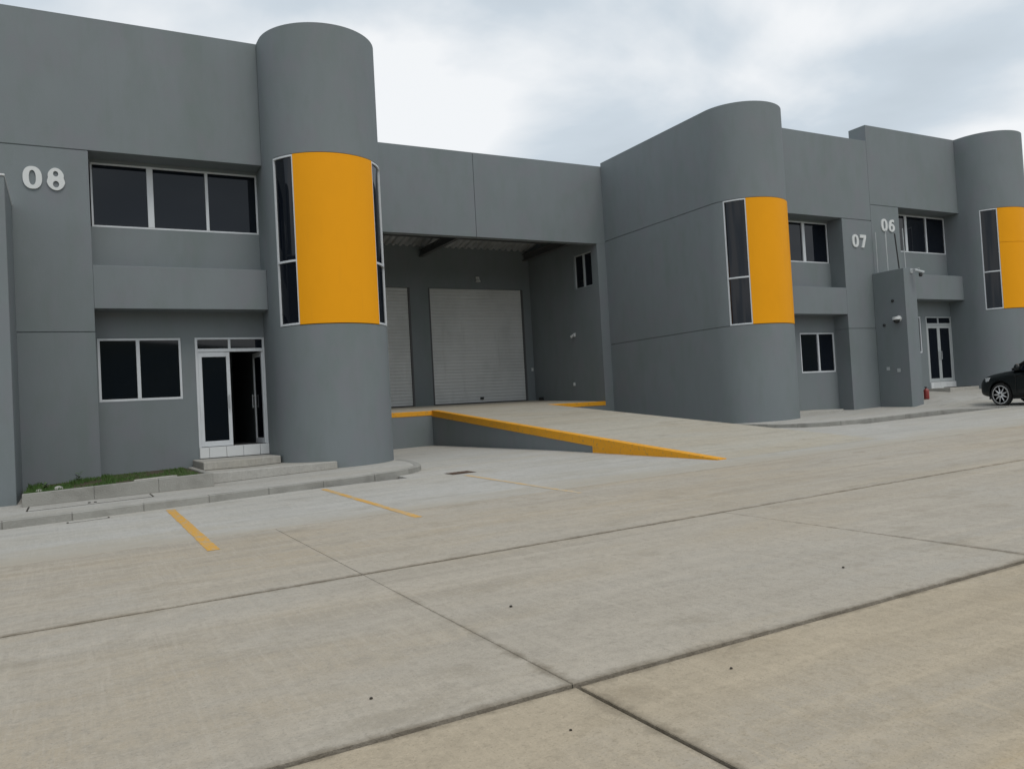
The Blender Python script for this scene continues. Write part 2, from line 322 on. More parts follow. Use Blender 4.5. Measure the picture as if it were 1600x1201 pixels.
# planter with its own kerb below the 08 pillar
PT = lambda x, y: -1.02+.032*x
pl = empty('planter', (.8, 16.3, SW(.8)), 'long low concrete planter with grass at the foot of the 08 pillar', 'planter')
for i, (a, b) in enumerate(((-.74, .353), (.356, 1.403), (1.406, 2.36))):
    MB().prism([(a, 16.25), (b, 16.25), (b, 16.42), (a, 16.42)], SW, lambda x, y: PT(x, y)+random.uniform(-.0, .0)).build('kerb_stone', kerbm, pl, bevel=.006)
MB().prism([(2.25, 16.425), (2.36, 16.425), (2.36, 19.1), (2.25, 19.1)], SW, PT).build('side_kerb', kerbm, pl, bevel=.012)
MB().prism([(-.74, 16.425), (2.245, 16.425), (2.245, 19.69), (.57, 19.69), (.57, 19.09), (-.74, 19.09)], SW, lambda x, y: PT(x, y)-.035+.02*math.sin(3*x)).build('soil_bed', soil, pl)
MB().prism([(1.0, 16.43), (1.75, 16.43), (1.7, 16.62), (1.05, 16.6)], lambda x, y: PT(x, y)-.05, lambda x, y: PT(x, y)+.02).build('flat_stone', walk, pl, bevel=.01)
gr = MB(); rg = random.Random(3)
for i in range(11000):
    u = rg.random(); x = -.72+2.9*u; yb_ = 19.08 if x < .57 else 19.68
    y = 16.45+(yb_-16.5)*rg.random()
    dens = .5+.5*math.sin(2.7*x+1.3*y)+.4*math.sin(7*x-2*y)
    if .75 < x < 1.8 and y < 17.2: dens -= .7
    if x > 1.7: dens += .5
    if dens < rg.random()*.9: continue
    h = (.035+.05*rg.random())*(1.25 if x < .75 else .8); a = rg.random()*6.283; l = h*.6*rg.random(); wd = .006
    z = PT(x, y)-.05; c, s = math.cos(a), math.sin(a)
    gr.add([(x-s*wd, y+c*wd, z), (x+s*wd, y-c*wd, z), (x+c*l*.5+s*wd*.7, y+s*l*.5-c*wd*.7, z+h*.65), (x+c*l, y+s*l, z+h), (x+c*l*.5-s*wd*.7, y+s*l*.5+c*wd*.7, z+h*.65)], [(0, 1, 2, 3, 4)])
gr.build('grass', grassm, label='short green grass growing in the planter under the 08 pillar', cat='grass', kind='stuff')
def weed(x, y, h, label):
    b = MB(); r_ = random.Random(int(x*100)); z = PT(x, y)-.04; top = Vector((x+.03, y-.02, z+h))
    root = empty('weed', (x, y, z), label, 'plant')
    MB().tube((x, y, z), top, .006, .003, 6).build('stem', grassm, root)
    for i in range(14):
        t = .25+.75*r_.random(); p = Vector((x, y, z)).lerp(top, t); a = r_.random()*6.28; l = .06+.06*r_.random(); d = Vector((math.cos(a), math.sin(a), .5)); sd_ = Vector((-math.sin(a), math.cos(a), 0))*.02
        b.add([p, p+d*l*.5+sd_, p+d*l, p+d*l*.5-sd_], [(0, 1, 2, 3)])
    b.build('leaf_cluster', grassm, root)
weed(.12, 18.6, .20, 'small leafy weed against the 08 pillar in the planter')
weed(-.45, 17.0, .14, 'small weed near the left end of the planter')
for (x, y, s_, lb) in ((-.5, 16.75, .06, 'small pale stone at the left end of the planter grass'), (-.2, 16.68, .08, 'pale chunk of rubble behind the planter kerb')):
    MB().lathe([(s_*.5, 0), (s_, s_*.5), (s_*.8, s_*1.0), (s_*.3, s_*1.2)], (x, y, PT(x, y)-.045), n=7).build('stone', walk, label=lb, cat='stone')
# steps up to the 08 door
st = empty('entrance_steps', (3.4, 17.2, SW(3.4)), 'two low concrete steps in front of the open glass door of 08', 'steps')
MB().prism([(2.37, 16.85), (5.08, 17.42), (5.08, 17.65), (4.12, 18.7), (4.12, 19.69), (2.37, 19.69)], SW, -.985).build('landing', walk, st, bevel=.012)
MB().prism([(2.42, 17.95), (3.3, 17.98), (4.11, 18.45), (4.11, 19.64), (2.42, 19.64)], -.98, -.815).build('step', walk, st, bevel=.012)
# covers and drains let into the pavement and the yard
def cover(poly, zf, name, m, label, cat, frame=.03, lift=.006):
    c = Vector((sum(p[0] for p in poly)/len(poly), sum(p[1] for p in poly)/len(poly)))
    root = empty(name, (c.x, c.y, zf(c.x, c.y)), label, cat)
    big = [tuple(Vector(p)+(Vector(p)-c).normalized()*frame) for p in poly]
    MB().prism(big, lambda x, y: zf(x, y)-.02, lambda x, y: zf(x, y)+.004).build('gap', joint, root)
    MB().prism(poly, lambda x, y: zf(x, y)-.01, lambda x, y: zf(x, y)+lift+.003).build('lid', m, root)
    return root
lid = cover([(-.62, 15.25), (1.22, 15.4), (1.22, 16.12), (-.62, 16.12)], SW, 'access_cover', walk, 'long concrete access cover set in the pavement below the planter', 'cover', .035)
for k in (0, 1): MB().box(.24+k*.09, .28+k*.09, 15.45, 15.62, SW(.3)+.008, SW(.3)+.014).build('lifting_slot', joint, lid)
inl = cover([(-.05, 13.80), (.47, 13.88), (.47, 14.02), (-.05, 13.94)], G, 'kerb_drain', walk, 'small concrete kerb drain in the yard below the planter', 'drain', .03)
dr = empty('drain_grate', (6.65, 14.2, G(6.65, 14.2)), 'rusty iron drain grate in the pale concrete near the tower foot', 'drain')
rust = mat('rusty_iron', (.10, .06, .04), .85, var=[((20, 20, 20), 4, (.16, .09, .05), .5, .7, .8)])
MB().prism([(6.33, 14.15), (6.83, 14.15), (6.83, 14.55), (6.33, 14.55)], lambda x, y: G(x, y)-.02, lambda x, y: G(x, y)+.005).build('pit', joint, dr)
for k in range(6):
    MB().prism([(6.35+k*.08, 14.17), (6.40+k*.08, 14.17), (6.40+k*.08, 14.53), (6.35+k*.08, 14.53)], lambda x, y: G(x, y), lambda x, y: G(x, y)+.011).build('bar', rust, dr)
# painted parking lines
for (xa, ya, xb, yb2, w_, m, lb) in ((1.36, 13.98, 1.335, 9.4, .13, line, 'bright yellow parking line in front of the planter, leftmost of three'),
                                  (3.91, 14.35, 3.82, 9.65, .10, linew, 'thin worn yellow parking line in front of the tower'),
                                  (6.44, 13.85, 6.31, 9.75, .085, linef, 'badly faded yellow parking line beside the ramp')):
    n = 26; rr = random.Random(int(xa*10)); Lp = []; Rp = []
    for i in range(n+1):
        t = i/n; x = xa+(xb-xa)*t; y = ya+(yb2-ya)*t
        Lp.append((x-w_/2+rr.uniform(-.006, .006), y)); Rp.append((x+w_/2+rr.uniform(-.006, .006), y))
    b = MB(); b.add([(x, y, G(x, y)+.0045) for x, y in Lp+Rp], [(i, n+1+i, n+2+i, i+1) for i in range(n)])
    b.build('parking_line', m, label=lb, cat='road marking', group='parking lines')
for (x, y, s_, lb) in ((1.292, 4.042, .009, 'dark pebble lying left of the slab crossing'), (2.95, 3.23, .008, 'dark pebble on the tan slab right of the joint crossing'),
                       (1.885, 3.1, .007, 'tiny dark pebble on the tan slab near the bottom edge'), (2.665, 5.09, .011, 'dark flattened lump in the middle of the grey slab'), (5.1, 4.3, .010, 'dark pebble far right on the grey slab')):
    MB().lathe([(s_*.7, 0), (s_*1.1, s_*.4), (s_*.8, s_*.9), (s_*.2, s_*1.1)], (x, y, G(x, y)+.002), n=7).build('pebble', joint, label=lb, cat='pebble', group='pebbles on the yard')

# ------------------------------------------------------------------ a warehouse unit
DIG = {}
def digit(ch, m):
    """heavy upright numeral, height 1, as a mesh with a hole or holes; returns (mesh, width)"""
    if ch in DIG: return DIG[ch]
    def ell(cx, cy, rx, ry, n=28, p=2.0):
        o = []
        for i in range(n):
            a = 2*math.pi*i/n; c, s_ = math.cos(a), math.sin(a)
            o.append((cx+rx*math.copysign(abs(c)**(2/p), c), cy+ry*math.copysign(abs(s_)**(2/p), s_)))
        return o
    wd = .86
    if ch == '0': outs, holes = [ell(.43, .5, .43, .5, p=2.3)], [ell(.43, .5, .155, .33, p=2.3)]
    elif ch == '8': outs, holes = [ell(.43, .5, .43, .5, 40)], [ell(.43, .735, .12, .125, 20), ell(.43, .27, .14, .15, 20)]
    elif ch == '6':
        body = ell(.43, .33, .43, .33, 36); top = [(.05, .48), (.09, .66), (.19, .83), (.36, .96), (.60, 1.0), (.78, .97), (.78, .76), (.62, .80), (.48, .77), (.40, .68), (.37, .56)]
        arc_ = [p for p in body[1:]]                        # bowl from the top of the right side round to the shoulder
        k0 = min(range(len(arc_)), key=lambda i: (arc_[i][0]-.37)**2+(arc_[i][1]-.655)**2); k1 = min(range(len(arc_)), key=lambda i: (arc_[i][0]-.03)**2+(arc_[i][1]-.42)**2)
        outs, holes = [arc_[k1:]+arc_[:k0]+[(.40, .66), (.40, .70), (.48, .79), (.62, .82), (.78, .76), (.78, .96), (.60, 1.0), (.36, .96), (.19, .84), (.09, .68), (.03, .48)]], [ell(.43, .31, .145, .18, 20)]
    else: outs, holes = [[(.04, 1), (.84, 1), (.84, .80), (.50, 0), (.20, 0), (.52, .76), (.04, .76)]], []
    if ch == '8':                                          # pinch the waist
        outs = [[(.43+(x-.43)*(.84+.16*min(1, abs(y-.53)/.16))*(.93 if y > .53 else 1), y) for x, y in outs[0]]]
    bm = bmesh.new(); ed = []
    for lp in outs+holes:
        vs = [bm.verts.new((x, 0, y)) for x, y in lp]
        ed += [bm.edges.new((vs[i], vs[(i+1) % len(vs)])) for i in range(len(vs))]
    bmesh.ops.triangle_fill(bm, use_beauty=True, use_dissolve=False, edges=ed)
    # drop anything that filled a hole
    def inside(p, lp):
        c = False; j = len(lp)-1
        for i in range(len(lp)):
            if (lp[i][1] > p[1]) != (lp[j][1] > p[1]) and p[0] < (lp[j][0]-lp[i][0])*(p[1]-lp[i][1])/(lp[j][1]-lp[i][1])+lp[i][0]: c = not c
            j = i
        return c
    kill = [f for f in bm.faces if any(inside((f.calc_center_median().x, f.calc_center_median().z), h) for h in holes)]
    if kill: bmesh.ops.delete(bm, geom=kill, context='FACES')
    if False:                                         # cut the open counter beside the bowl
        lo, hi = ((.60, .76) if ch == '6' else (.24, .40))
        kill = []
    r_ = bmesh.ops.extrude_face_region(bm, geom=list(bm.faces)); 
    bmesh.ops.translate(bm, verts=[v for v in r_['geom'] if isinstance(v, bmesh.types.BMVert)], vec=(0, .09, 0))
    bmesh.ops.recalc_face_normals(bm, faces=bm.faces)
    me = bpy.data.meshes.new('digit'); bm.to_mesh(me); bm.free(); me.materials.append(m); DIG[ch] = me
    return me
def number_sign(txt, x, y, z, h, label, pitch=.82):
    root = empty('unit_number', (x, y, z), label, 'sign')
    for i, ch in enumerate(txt):
        o = bpy.data.objects.new('digit', digit(ch, signw)); COL.objects.link(o); o.parent = root
        o.location = (i*pitch*h*1.10, 0, 0); o.scale = (h*.86, h, h)
    return root

def window(T, par, x0, x1, z0, z1, y, mull, fr=.045, deep=.07, fm=None, out_=-1, name='window'):
    """framed window in a wall facing -Y; mull: list of (x, width)"""
    fm = fm or white
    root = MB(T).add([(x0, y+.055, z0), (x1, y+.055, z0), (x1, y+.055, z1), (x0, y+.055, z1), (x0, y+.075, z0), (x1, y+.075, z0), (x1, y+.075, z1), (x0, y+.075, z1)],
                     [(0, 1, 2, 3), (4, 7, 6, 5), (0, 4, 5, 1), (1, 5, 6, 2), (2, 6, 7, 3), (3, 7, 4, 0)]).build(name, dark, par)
    f = MB(T); f.box(x0, x1, y, y+deep, z0, z0+fr).box(x0, x1, y, y+deep, z1-fr, z1).box(x0, x0+fr, y, y+deep, z0+fr, z1-fr).box(x1-fr, x1, y, y+deep, z0+fr, z1-fr)
    f.build('frame', fm, root, bevel=.004)
    ed = [x0+fr]
    for mx, mw in mull:
        MB(T).box(mx-mw/2, mx+mw/2, y-.004, y+deep, z0+fr+.001, z1-fr-.001).build('mullion', fm, root, bevel=.004); ed += [mx-mw/2, mx+mw/2]
    ed.append(x1-fr)
    for i in range(0, len(ed), 2):
        dy_ = .030 if (i//2) % 2 == 0 else .042
        MB(T).box(ed[i]+.002, ed[i+1]-.002, y+dy_, y+dy_+.008, z0+fr+.002, z1-fr-.002).build('pane', glass, root)
    return root

def make_unit(num, mir, ox, dz, label, base_z, door_open=True, yellow_joint=False, XL_=-.962, dfm=None):
    T = lambda p: Vector((ox+mir*p[0], p[1], p[2]+dz))
    root = empty('warehouse_unit', T((2.0, YF, -1.2)), label, 'building', 'warehouse units along the yard')
    ZT = 8.70; J = .011; b0 = base_z
    B = lambda *a: MB(T).box(*a)
    dfm = dfm or white
    # --- front wall: pillar in panels with open joints, band over both recesses
    for (za, zb) in ((b0, 2.02-J), (2.02+J, 5.845-J)):
        B(XL_, .56, YF, 19.86, za, zb).build('wall_panel', wall, root, bevel=.006)
    B(XL_, 4.128, YF, 19.80, 5.845+J, ZT).build('parapet_panel', wall, root, bevel=.006)
    B(XL_+.01, .55, YF+.02, 19.84, b0, 6.0).build('joint_backing', wall, root)
    B(.561, 4.128, YF+.001, 19.86, 2.515, 3.43).build('spandrel_beam', wall, root, bevel=.008)
    # --- recess back wall, in pieces round the openings
    bw = MB(T)
    bw.box(.561, 4.128, YD, 19.85, 3.431, 4.375).box(.561, 4.128, YD, 19.85, 5.79, 5.854)
    bw.build('upper_recess_wall', wall, root)
    bw = MB(T)
    bw.box(.561, 2.29, YD, 19.85, b0, .565).box(.561, .60, YD, 19.85, .565, 1.945).box(2.29, 2.58, YD, 19.85, b0, 1.945)
    bw.box(2.58, 4.128, YD, 19.85, b0, -.80).box(.561, 4.128, YD, 19.85, 1.945, 2.514)
    bw.build('lower_recess_wall', wall, root)
    # --- windows
    window(T, root, .60, 4.126, 4.376, 5.789, YD+.012, [(1.79, .13), (2.99, .065)], .04)
    window(T, root, .602, 2.288, .567, 1.943, YD+.012, [(1.40, .075)], .05)
    # --- door with transom; room behind it
    dr_ = MB(T)
    dz0, dz1, dx0, dx1, dm = -.555, 1.943, 2.582, 4.126, 3.33
    dr_.box(dx0, dx0+.055, YD, YD+.08, dz0, dz1).box(dx1-.05, dx1, YD, YD+.08, dz0, dz1).box(dx0+.055, dx1-.05, YD, YD+.08, dz1-.045, dz1)
    dr_.box(dx0+.055, dx1-.05, YD+.001, YD+.08, 1.615, 1.69).box(dm-.025, dm+.03, YD+.001, YD+.08, 1.69, dz1-.045)
    door = dr_.build('door', dfm, root, bevel=.004)
    for a, b in ((dx0+.057, dm-.027), (dm+.032, dx1-.052)):
        B(a, b, YD+.035, YD+.043, 1.692, dz1-.047).build('transom_pane', glass, door)
    def leaf(x0, x1, hinge, ang):
        Tl = lambda p: T((hinge+(p[0]-hinge)*math.cos(ang)+(p[1]-YD-.04)*math.sin(ang), YD+.04-(p[0]-hinge)*math.sin(ang)+(p[1]-YD-.04)*math.cos(ang), p[2]))
        f = MB(Tl); f.box(x0, x0+.08, YD+.018, YD+.062, dz0+.01, 1.612).box(x1-.08, x1, YD+.018, YD+.062, dz0+.01, 1.612)
        f.box(x0+.08, x1-.08, YD+.018, YD+.062, dz0+.01, dz0+.13).box(x0+.08, x1-.08, YD+.018, YD+.062, 1.50, 1.612)
        lf = f.build('leaf', dfm, root, bevel=.004)
        MB(Tl).box(x0+.081, x1-.081, YD+.036, YD+.044, dz0+.131, 1.499).build('pane', glass, lf)
        hx = x1-.05 if hinge == x0 else x0+.05
        MB(Tl).tube((hx, YD-.03, .30), (hx, YD-.03, .62), .012, n=8).tube((hx, YD-.03, .33), (hx, YD+.02, .33), .008, n=6).tube((hx, YD-.03, .59), (hx, YD+.02, .59), .008, n=6).build('handle', greyf, lf)
    leaf(dx0+.058, dm, dx0+.058, 0)
    leaf(dm+.005, dx1-.053, dx1-.053, R(85) if door_open else 0)
    for i, xx in enumerate((2.584, 2.79, 3.165, 3.54, 3.915)):
        xe = (2.79, 3.165, 3.54, 3.915, 4.126)[i]
        B(xx+.004, xe-.004, YD-.05, YD-.002, -.80, -.565).build('riser_tile', tile, root, bevel=.003)
    B(dx0, dx1, YD-.001, YD+.2, -.80, -.558).build('threshold', tile, root)
    # --- room seen through the open leaf
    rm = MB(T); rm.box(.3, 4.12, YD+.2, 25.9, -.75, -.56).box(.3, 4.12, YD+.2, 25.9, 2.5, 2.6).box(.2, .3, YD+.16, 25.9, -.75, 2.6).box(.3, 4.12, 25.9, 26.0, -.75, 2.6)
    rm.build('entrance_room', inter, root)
    # --- tower
    arc = lambda n=40: [(TCX+TR*math.cos(R(180+180*i/n)), TCY+TR*math.sin(R(180+180*i/n))) for i in range(n+1)]
    plan = [(4.13, YG-.3)]+arc()+[(6.8, YG-.001), (5.5, YG-.001)]
    tb = MB(T).prism(plan, b0-.2, 2.03-J).build('tower_base', wall, root, smooth=30, bevel=0)
    MB(T).prism(plan, 5.805+J, ZT).build('tower_head', wall, root, smooth=30)
    # core of the middle storey, set back behind the glass
    core = [(4.13+.14, YG-.3)]+[(TCX+(TR-.14)*math.cos(R(180+180*i/30)), TCY+(TR-.14)*math.sin(R(180+180*i/30))) for i in range(31)]+[(6.8-.02, YG-.01), (5.5, YG-.01)]
    MB(T).prism(core, 2.0, 5.85).build('tower_core', dark, root, smooth=30)
    mid = MB(T).arc(TCX, TCY, TR, TR-.15, -180, -159, 2.03-J, 5.805+J, 8).box(4.13, 4.28, TCY, 20.5, 2.03-J, 5.805+J)
    mid.build('tower_jamb', wall, root, smooth=30)
    mid = MB(T).arc(TCX, TCY, TR, TR-.15, -21, 0, 2.03+J, 5.805-J, 8).box(6.65, 6.8, TCY, YG-.001, 2.03+J, 5.805-J)
    mid.build('side_wall_panel', wall, root, smooth=30)
    for za, zb in ((1.98, 2.09), (5.75, 5.86)):
        B(6.6, 6.775, TCY, YG-.02, za, zb).build('joint_backing', wall, root)
        MB(T).arc(TCX, TCY, TR-.025, TR-.2, -21, 0, za, zb, 8).build('joint_backing', wall, root, smooth=30)
    zs = ((2.035, 5.80),) if not yellow_joint else ((2.035, 4.50), (4.51, 5.80))
    for za, zb in zs: MB(T).arc(TCX, TCY, TR+.012, TR-.12, -134, -50, za, zb, 30).build('yellow_panel', yel, root, smooth=30)
    for a0, a1 in ((-159, -134), (-50, -21)):
        fr_ = MB(T); r0, r1 = TR+.003, TR-.07
        wn_ = MB(T).arc(TCX, TCY, TR-.06, TR-.075, a0+.6, a1-.6, 2.06, 5.78, 8).build('tower_window', dark, root, smooth=30)
        d = 1.4
        fr_.arc(TCX, TCY, r0, r1, a0, a0+d, 2.035, 5.80, 2).arc(TCX, TCY, r0, r1, a1-d, a1, 2.035, 5.80, 2)
        fr_.arc(TCX, TCY, r0, r1, a0+d, a1-d, 2.035, 2.08, 6).arc(TCX, TCY, r0, r1, a0+d, a1-d, 5.76, 5.80, 6).arc(TCX, TCY, r0, r1, a0+d, a1-d, 3.43, 3.475, 6)
        fr_.build('frame', white, wn_)
        for za, zb in ((2.082, 3.428), (3.477, 5.758)):
            MB(T).arc(TCX, TCY, TR-.035, TR-.045, a0+d+.1, a1-d-.1, za, zb, 8).build('pane', glass, wn_, smooth=30)
    # --- body behind: side wall in the loading bay, roof, back
    bd = MB(T).box(XL_, 6.78, 36, 36.3, b0, 8.3).box(XL_, XL_+.15, 19.87, 36, b0, 8.3)
    bd.build('rear_wall', wall, root)
    B(6.80-.001, 7.17, YG, YG+.35, b0-.2, 5.719).build('bay_pier', wall, root)
    sw = MB(T); wa, wb, wz0, wz1 = YG+.40, YG+1.60, 4.27, 5.55          # window opening in the bay side wall
    sw.box(6.95, 7.17, YG+.351, 36, b0-.2, wz0).box(6.95, 7.17, YG+.351, 36, wz1, 8.3).box(6.95, 7.17, YG+.351, wa, wz0, wz1).box(6.95, 7.17, wb, 36, wz0, wz1)
    sw.build('bay_side_wall', wall, root)
    bwn = MB(T).box(6.96, 7.0, wa, wb, wz0, wz1).build('bay_window', dark, root)
    f = MB(T); f.box(7.05, 7.12, wa, wb, wz0, wz0+.04).box(7.05, 7.12, wa, wb, wz1-.04, wz1).box(7.05, 7.12, wa, wa+.04, wz0+.04, wz1-.04).box(7.05, 7.12, wb-.04, wb, wz0+.04, wz1-.04).box(7.05, 7.125, (wa+wb)/2-.05, (wa+wb)/2+.03, wz0+.04, wz1-.04)
    f.build('frame', greyf, bwn)
    for a, b in ((wa+.042, (wa+wb)/2-.052), ((wa+wb)/2+.032, wb-.042)): MB(T).box(7.07, 7.08, a, b, wz0+.042, wz1-.042).build('pane', glass, bwn)
    B(XL_+.16, 4.12, 19.861, 36, 8.1, 8.25).build('roof', galv, root)
    B(4.121, 6.78, YG-.2, 36, 8.1, 8.25).build('roof', galv, root)
    return root, T
make_unit('08', 1, 0, 0, 'grey warehouse unit numbered 08 with rounded tower and open glass door', -1.5, XL_=-1.058)
make_unit('07', -1, 24.27, 0, 'grey warehouse unit numbered 07 right of the loading bay ramp', -1.5, door_open=False)
make_unit('06', 1, 26.2, .58, 'taller grey warehouse unit numbered 06 behind the parked car', -1.6, door_open=False, yellow_joint=True, dfm=greyf)  # white door frame swapped to grey, its dimmer light put into the colour
make_unit('09', -1, -2.025, -.55, 'grey warehouse unit cut off at the left edge beyond the dividing wall', -1.5, door_open=False)
number_sign('08', -.64, YF-.035, 4.95, .465, 'white numerals 08 on the grey wall left of the wide upper window')
number_sign('07', 24.15, YF-.035, 4.86, .45, 'white numerals 07 on the wall between two units', .80)
number_sign('06', 25.74, YF-.035, 5.50, .45, 'white numerals 06 above the thin rods of the dividing wall', .80)

# ------------------------------------------------------------------ loading bays
def corrugated(b, x0, x1, y0, y1, z0, z1):
    prof = []; x = x0
    while x < x1:
        prof += [(x, 0), (x+.10, 0), (x+.14, .07), (x+.24, .07)]; x += .28
    n = len(prof); vs = [(px, y0, z0+pz) for px, pz in prof]+[(px, y1, z1+pz) for px, pz in prof]
    vs += [(px, y0, z0+pz+.012) for px, pz in prof]+[(px, y1, z1+pz+.012) for px, pz in prof]
    fs = [(i, i+1, n+i+1, n+i) for i in range(n-1)]+[(2*n+i, 3*n+i, 3*n+i+1, 2*n+i+1) for i in range(n-1)]+[(i, 2*n+i, 2*n+i+1, i+1) for i in range(n-1)]
    fs += [(0, n, 3*n, 2*n), (n-1, 3*n-1, 4*n-1, 2*n-1)]
    return b.add(vs, fs)
def make_bay(ox, dz, label, ramp_label, full=True):
    T = lambda p: Vector((ox+p[0], p[1], p[2]+dz)); B = lambda *a: MB(T).box(*a)
    root = empty('loading_bay', T((12.13, YG, -1.2)), label, 'building', 'loading bays between the units')
    B(6.65, 12.24, YG+.002, YG+.30, 5.72, 8.58).build('lintel_panel', wall, root, bevel=.005)
    B(12.255, 17.62, YG+.002, YG+.30, 5.72, 8.58).build('lintel_panel', wall, root, bevel=.005)
    B(12.2, 12.3, YG+.03, YG+.28, 5.74, 8.56).build('joint_backing', wall, root)
    # dock: floor, grey face, yellow edge
    fl = lambda x, y: -.02+.2*(y-YG)/(YR-YG)
    MB(T).prism([(7.172, YG+.03), (17.098, YG+.03), (17.098, YR), (7.172, YR)], -1.4, fl).build('dock_floor', rampc, root)
    B(7.172, 10.298, YG, YG+.029, -1.4, -.165).build('dock_face', wall, root)
    B(14.702, 17.098, YG, YG+.029, -1.4, -.165).build('dock_face', wall, root)
    B(7.172, 10.298, YG-.012, YG+.16, -.164, -.012).build('dock_edge', kyel, root, bevel=.01)
    B(14.702, 17.098, YG-.012, YG+.16, -.164, -.012).build('dock_edge', kyel, root, bevel=.01)
    # back wall round two shutters
    dz0, dz1 = .172, 4.78; dl, dr_ = (7.5, 11.74), (12.5, 16.74)
    bw = MB(T); bw.box(7.172, 7.5, YR, YR+.2, -.3, dz1).box(11.74, 12.5, YR, YR+.2, -.3, dz1).box(16.74, 17.098, YR, YR+.2, -.3, dz1).box(7.172, 17.098, YR, YR+.2, dz1, 8.0)
    bw.build('back_wall', wall, root)
    for a, b in (dl, dr_):
        sh = MB(T); sh.box(a, a+.07, YR+.005, YR+.18, dz0, dz1-.001).box(b-.07, b, YR+.005, YR+.18, dz0, dz1-.001).box(a+.07, b-.07, YR+.10, YR+.18, dz0, dz1-.001)
        shutter = sh.build('roller_shutter', steel, root)
        n = 37; hgt = (dz1-.006-dz0)/n; me = None
        for k in range(n):
            if me is None:
                bb = MB(); x0, x1 = -(b-a)/2+.072, (b-a)/2-.072; pr = [(.0, .001), (-.009, hgt*.2), (-.012, hgt*.5), (-.009, hgt*.8), (0, hgt-.003), (.02, hgt-.003), (.02, .001)]
                bb.add([(x0, y, z) for y, z in pr]+[(x1, y, z) for y, z in pr], [list(range(7)), list(range(7, 14))[::-1]]+[(i, 7+i, 7+(i+1) % 7, (i+1) % 7) for i in range(7)])
                me = bb.mesh('slat', slatm, Vector((0, 0, 0)))
            o = bpy.data.objects.new('slat', me); COL.objects.link(o); o.parent = shutter
            wpos = T(((a+b)/2, YR+.075, dz0+k*hgt)); o.location = wpos-WP[shutter]; WP[o] = wpos
        B(a+.071, b-.071, YR+.04, YR+.062, dz0, dz0+.05).build('bottom_bar', dark, shutter)
        B((a+b)/2-.07, (a+b)/2+.07, YR+.0, YR+.045, dz0+.16, dz0+.25).build('lock', dark, shutter)
    # roof sheet and rafters
    corrugated(MB(T), 7.175, 17.09, YG+.31, YR-.002, 7.35, 6.38).build('roof_sheet', galv, root)
    for x in (7.6, 12.28, 16.9):
        rf = MB(T); zb = 5.98
        rf.box(x-.09, x+.09, YG+.31, YR-.003, zb, zb+.03).box(x-.09, x+.09, YG+.31, YR-.003, zb+.25, zb+.28).box(x-.015, x+.015, YG+.31, YR-.003, zb+.03, zb+.25)
        rf.build('rafter', steel, root)
    for y in (25.8, 27.4): B(7.18, 17.08, y, y+.07, 6.305, 6.36).build('purlin', steel, root)
    # small fittings
    MB(T).box(14.60, 14.74, YR-.06, YR-.001, 5.14, 5.26).lathe([(.05, 0), (.10, -.09), (.10, -.12), (.02, -.13)], (14.67, YR-.08, 5.17), 'z', 12).build('wall_lamp', plastic, root)
    B(16.96, 17.04, YR-.03, YR-.001, 1.40, 1.53).build('wall_socket', plastic, root)
    MB(T).box(17.05, 17.097, 26.13, 26.25, 2.50, 2.64).tube((17.02, 26.19, 2.55), (16.9, 26.12, 2.50), .035, .05, 8).build('wall_camera', plastic, root)
    B(17.06, 17.097, 26.34, 26.43, .64, .76).build('wall_socket', plastic, root)
    B(16.98, 17.09, 28.75, 28.95, .165, .29).build('floor_box', dark, root)
    # ramp
    xa, xb, ys, ye = 10.30, 14.70, 11.3, YG-.001
    zt = lambda x, y: (lambda t: (G(xa, ys)-dz+.004)*(1-t)+(-.02)*t)((y-ys)/(ye-ys))
    zr = lambda x, y: zt(x, y)+(.02*(x-xa))*max(0, 1-(y-ys)/(ye-ys))
    rp = empty('concrete_ramp', T((12.5, 17, -1.2)), ramp_label, 'ramp', 'loading ramps')
    nseg = 6
    for i in range(nseg):
        y0 = ys+(ye-ys)*i/nseg; y1 = ys+(ye-ys)*(i+1)/nseg-.006
        MB(T).prism([(xa+.20, y0), (xb, y0), (xb, y1), (xa+.20, y1)], lambda x, y: -1.75, zr).build('ramp_slab', rampc, rp)
    # yellow edge: band under the rim, whole face at the foot
    yk = ys+ (ye-ys)*.305
    eb = MB(T); n = 8
    def strip(y0, y1, zlow):
        P = [(y, zt(xa, y)+.02) for y in (y0, y1)]; Q = [(y, zlow(y)) for y in (y0, y1)]
        eb.add([(xa-.012, y, z) for y, z in P]+[(xa-.012, y, z) for y, z in Q]+[(xa+.198, y, z) for y, z in P]+[(xa+.198, y, z) for y, z in Q],
               [(0, 1, 3, 2), (4, 6, 7, 5), (0, 4, 5, 1), (2, 3, 7, 6), (0, 2, 6, 4), (1, 5, 7, 3)])
    strip(yk, ye, lambda y: zt(xa, y)-.17)
    strip(ys-.02, yk-.001, lambda y: G(xa, y)-dz-.05)
    eb.build('yellow_edge', kyel, rp)
    MB(T).add([(xa, yk, G(xa, yk)-dz-.1), (xa, ye, -1.4), (xa, ye, -.195), (xa, yk, zt(xa, yk)-.171), (xa+.157, yk, G(xa, yk)-dz-.1), (xa+.157, ye, -1.4), (xa+.157, ye, -.195), (xa+.157, yk, zt(xa, yk)-.171)],
              [(0, 3, 2, 1), (4, 5, 6, 7), (0, 1, 5, 4), (1, 2, 6, 5), (2, 3, 7, 6), (3, 0, 4, 7)]).build('side_wall', wall, rp)
    return root
make_bay(0, 0, 'dark covered loading bay with two roller shutters between units 08 and 07', 'concrete ramp with yellow edge rising to the loading bay shutters')
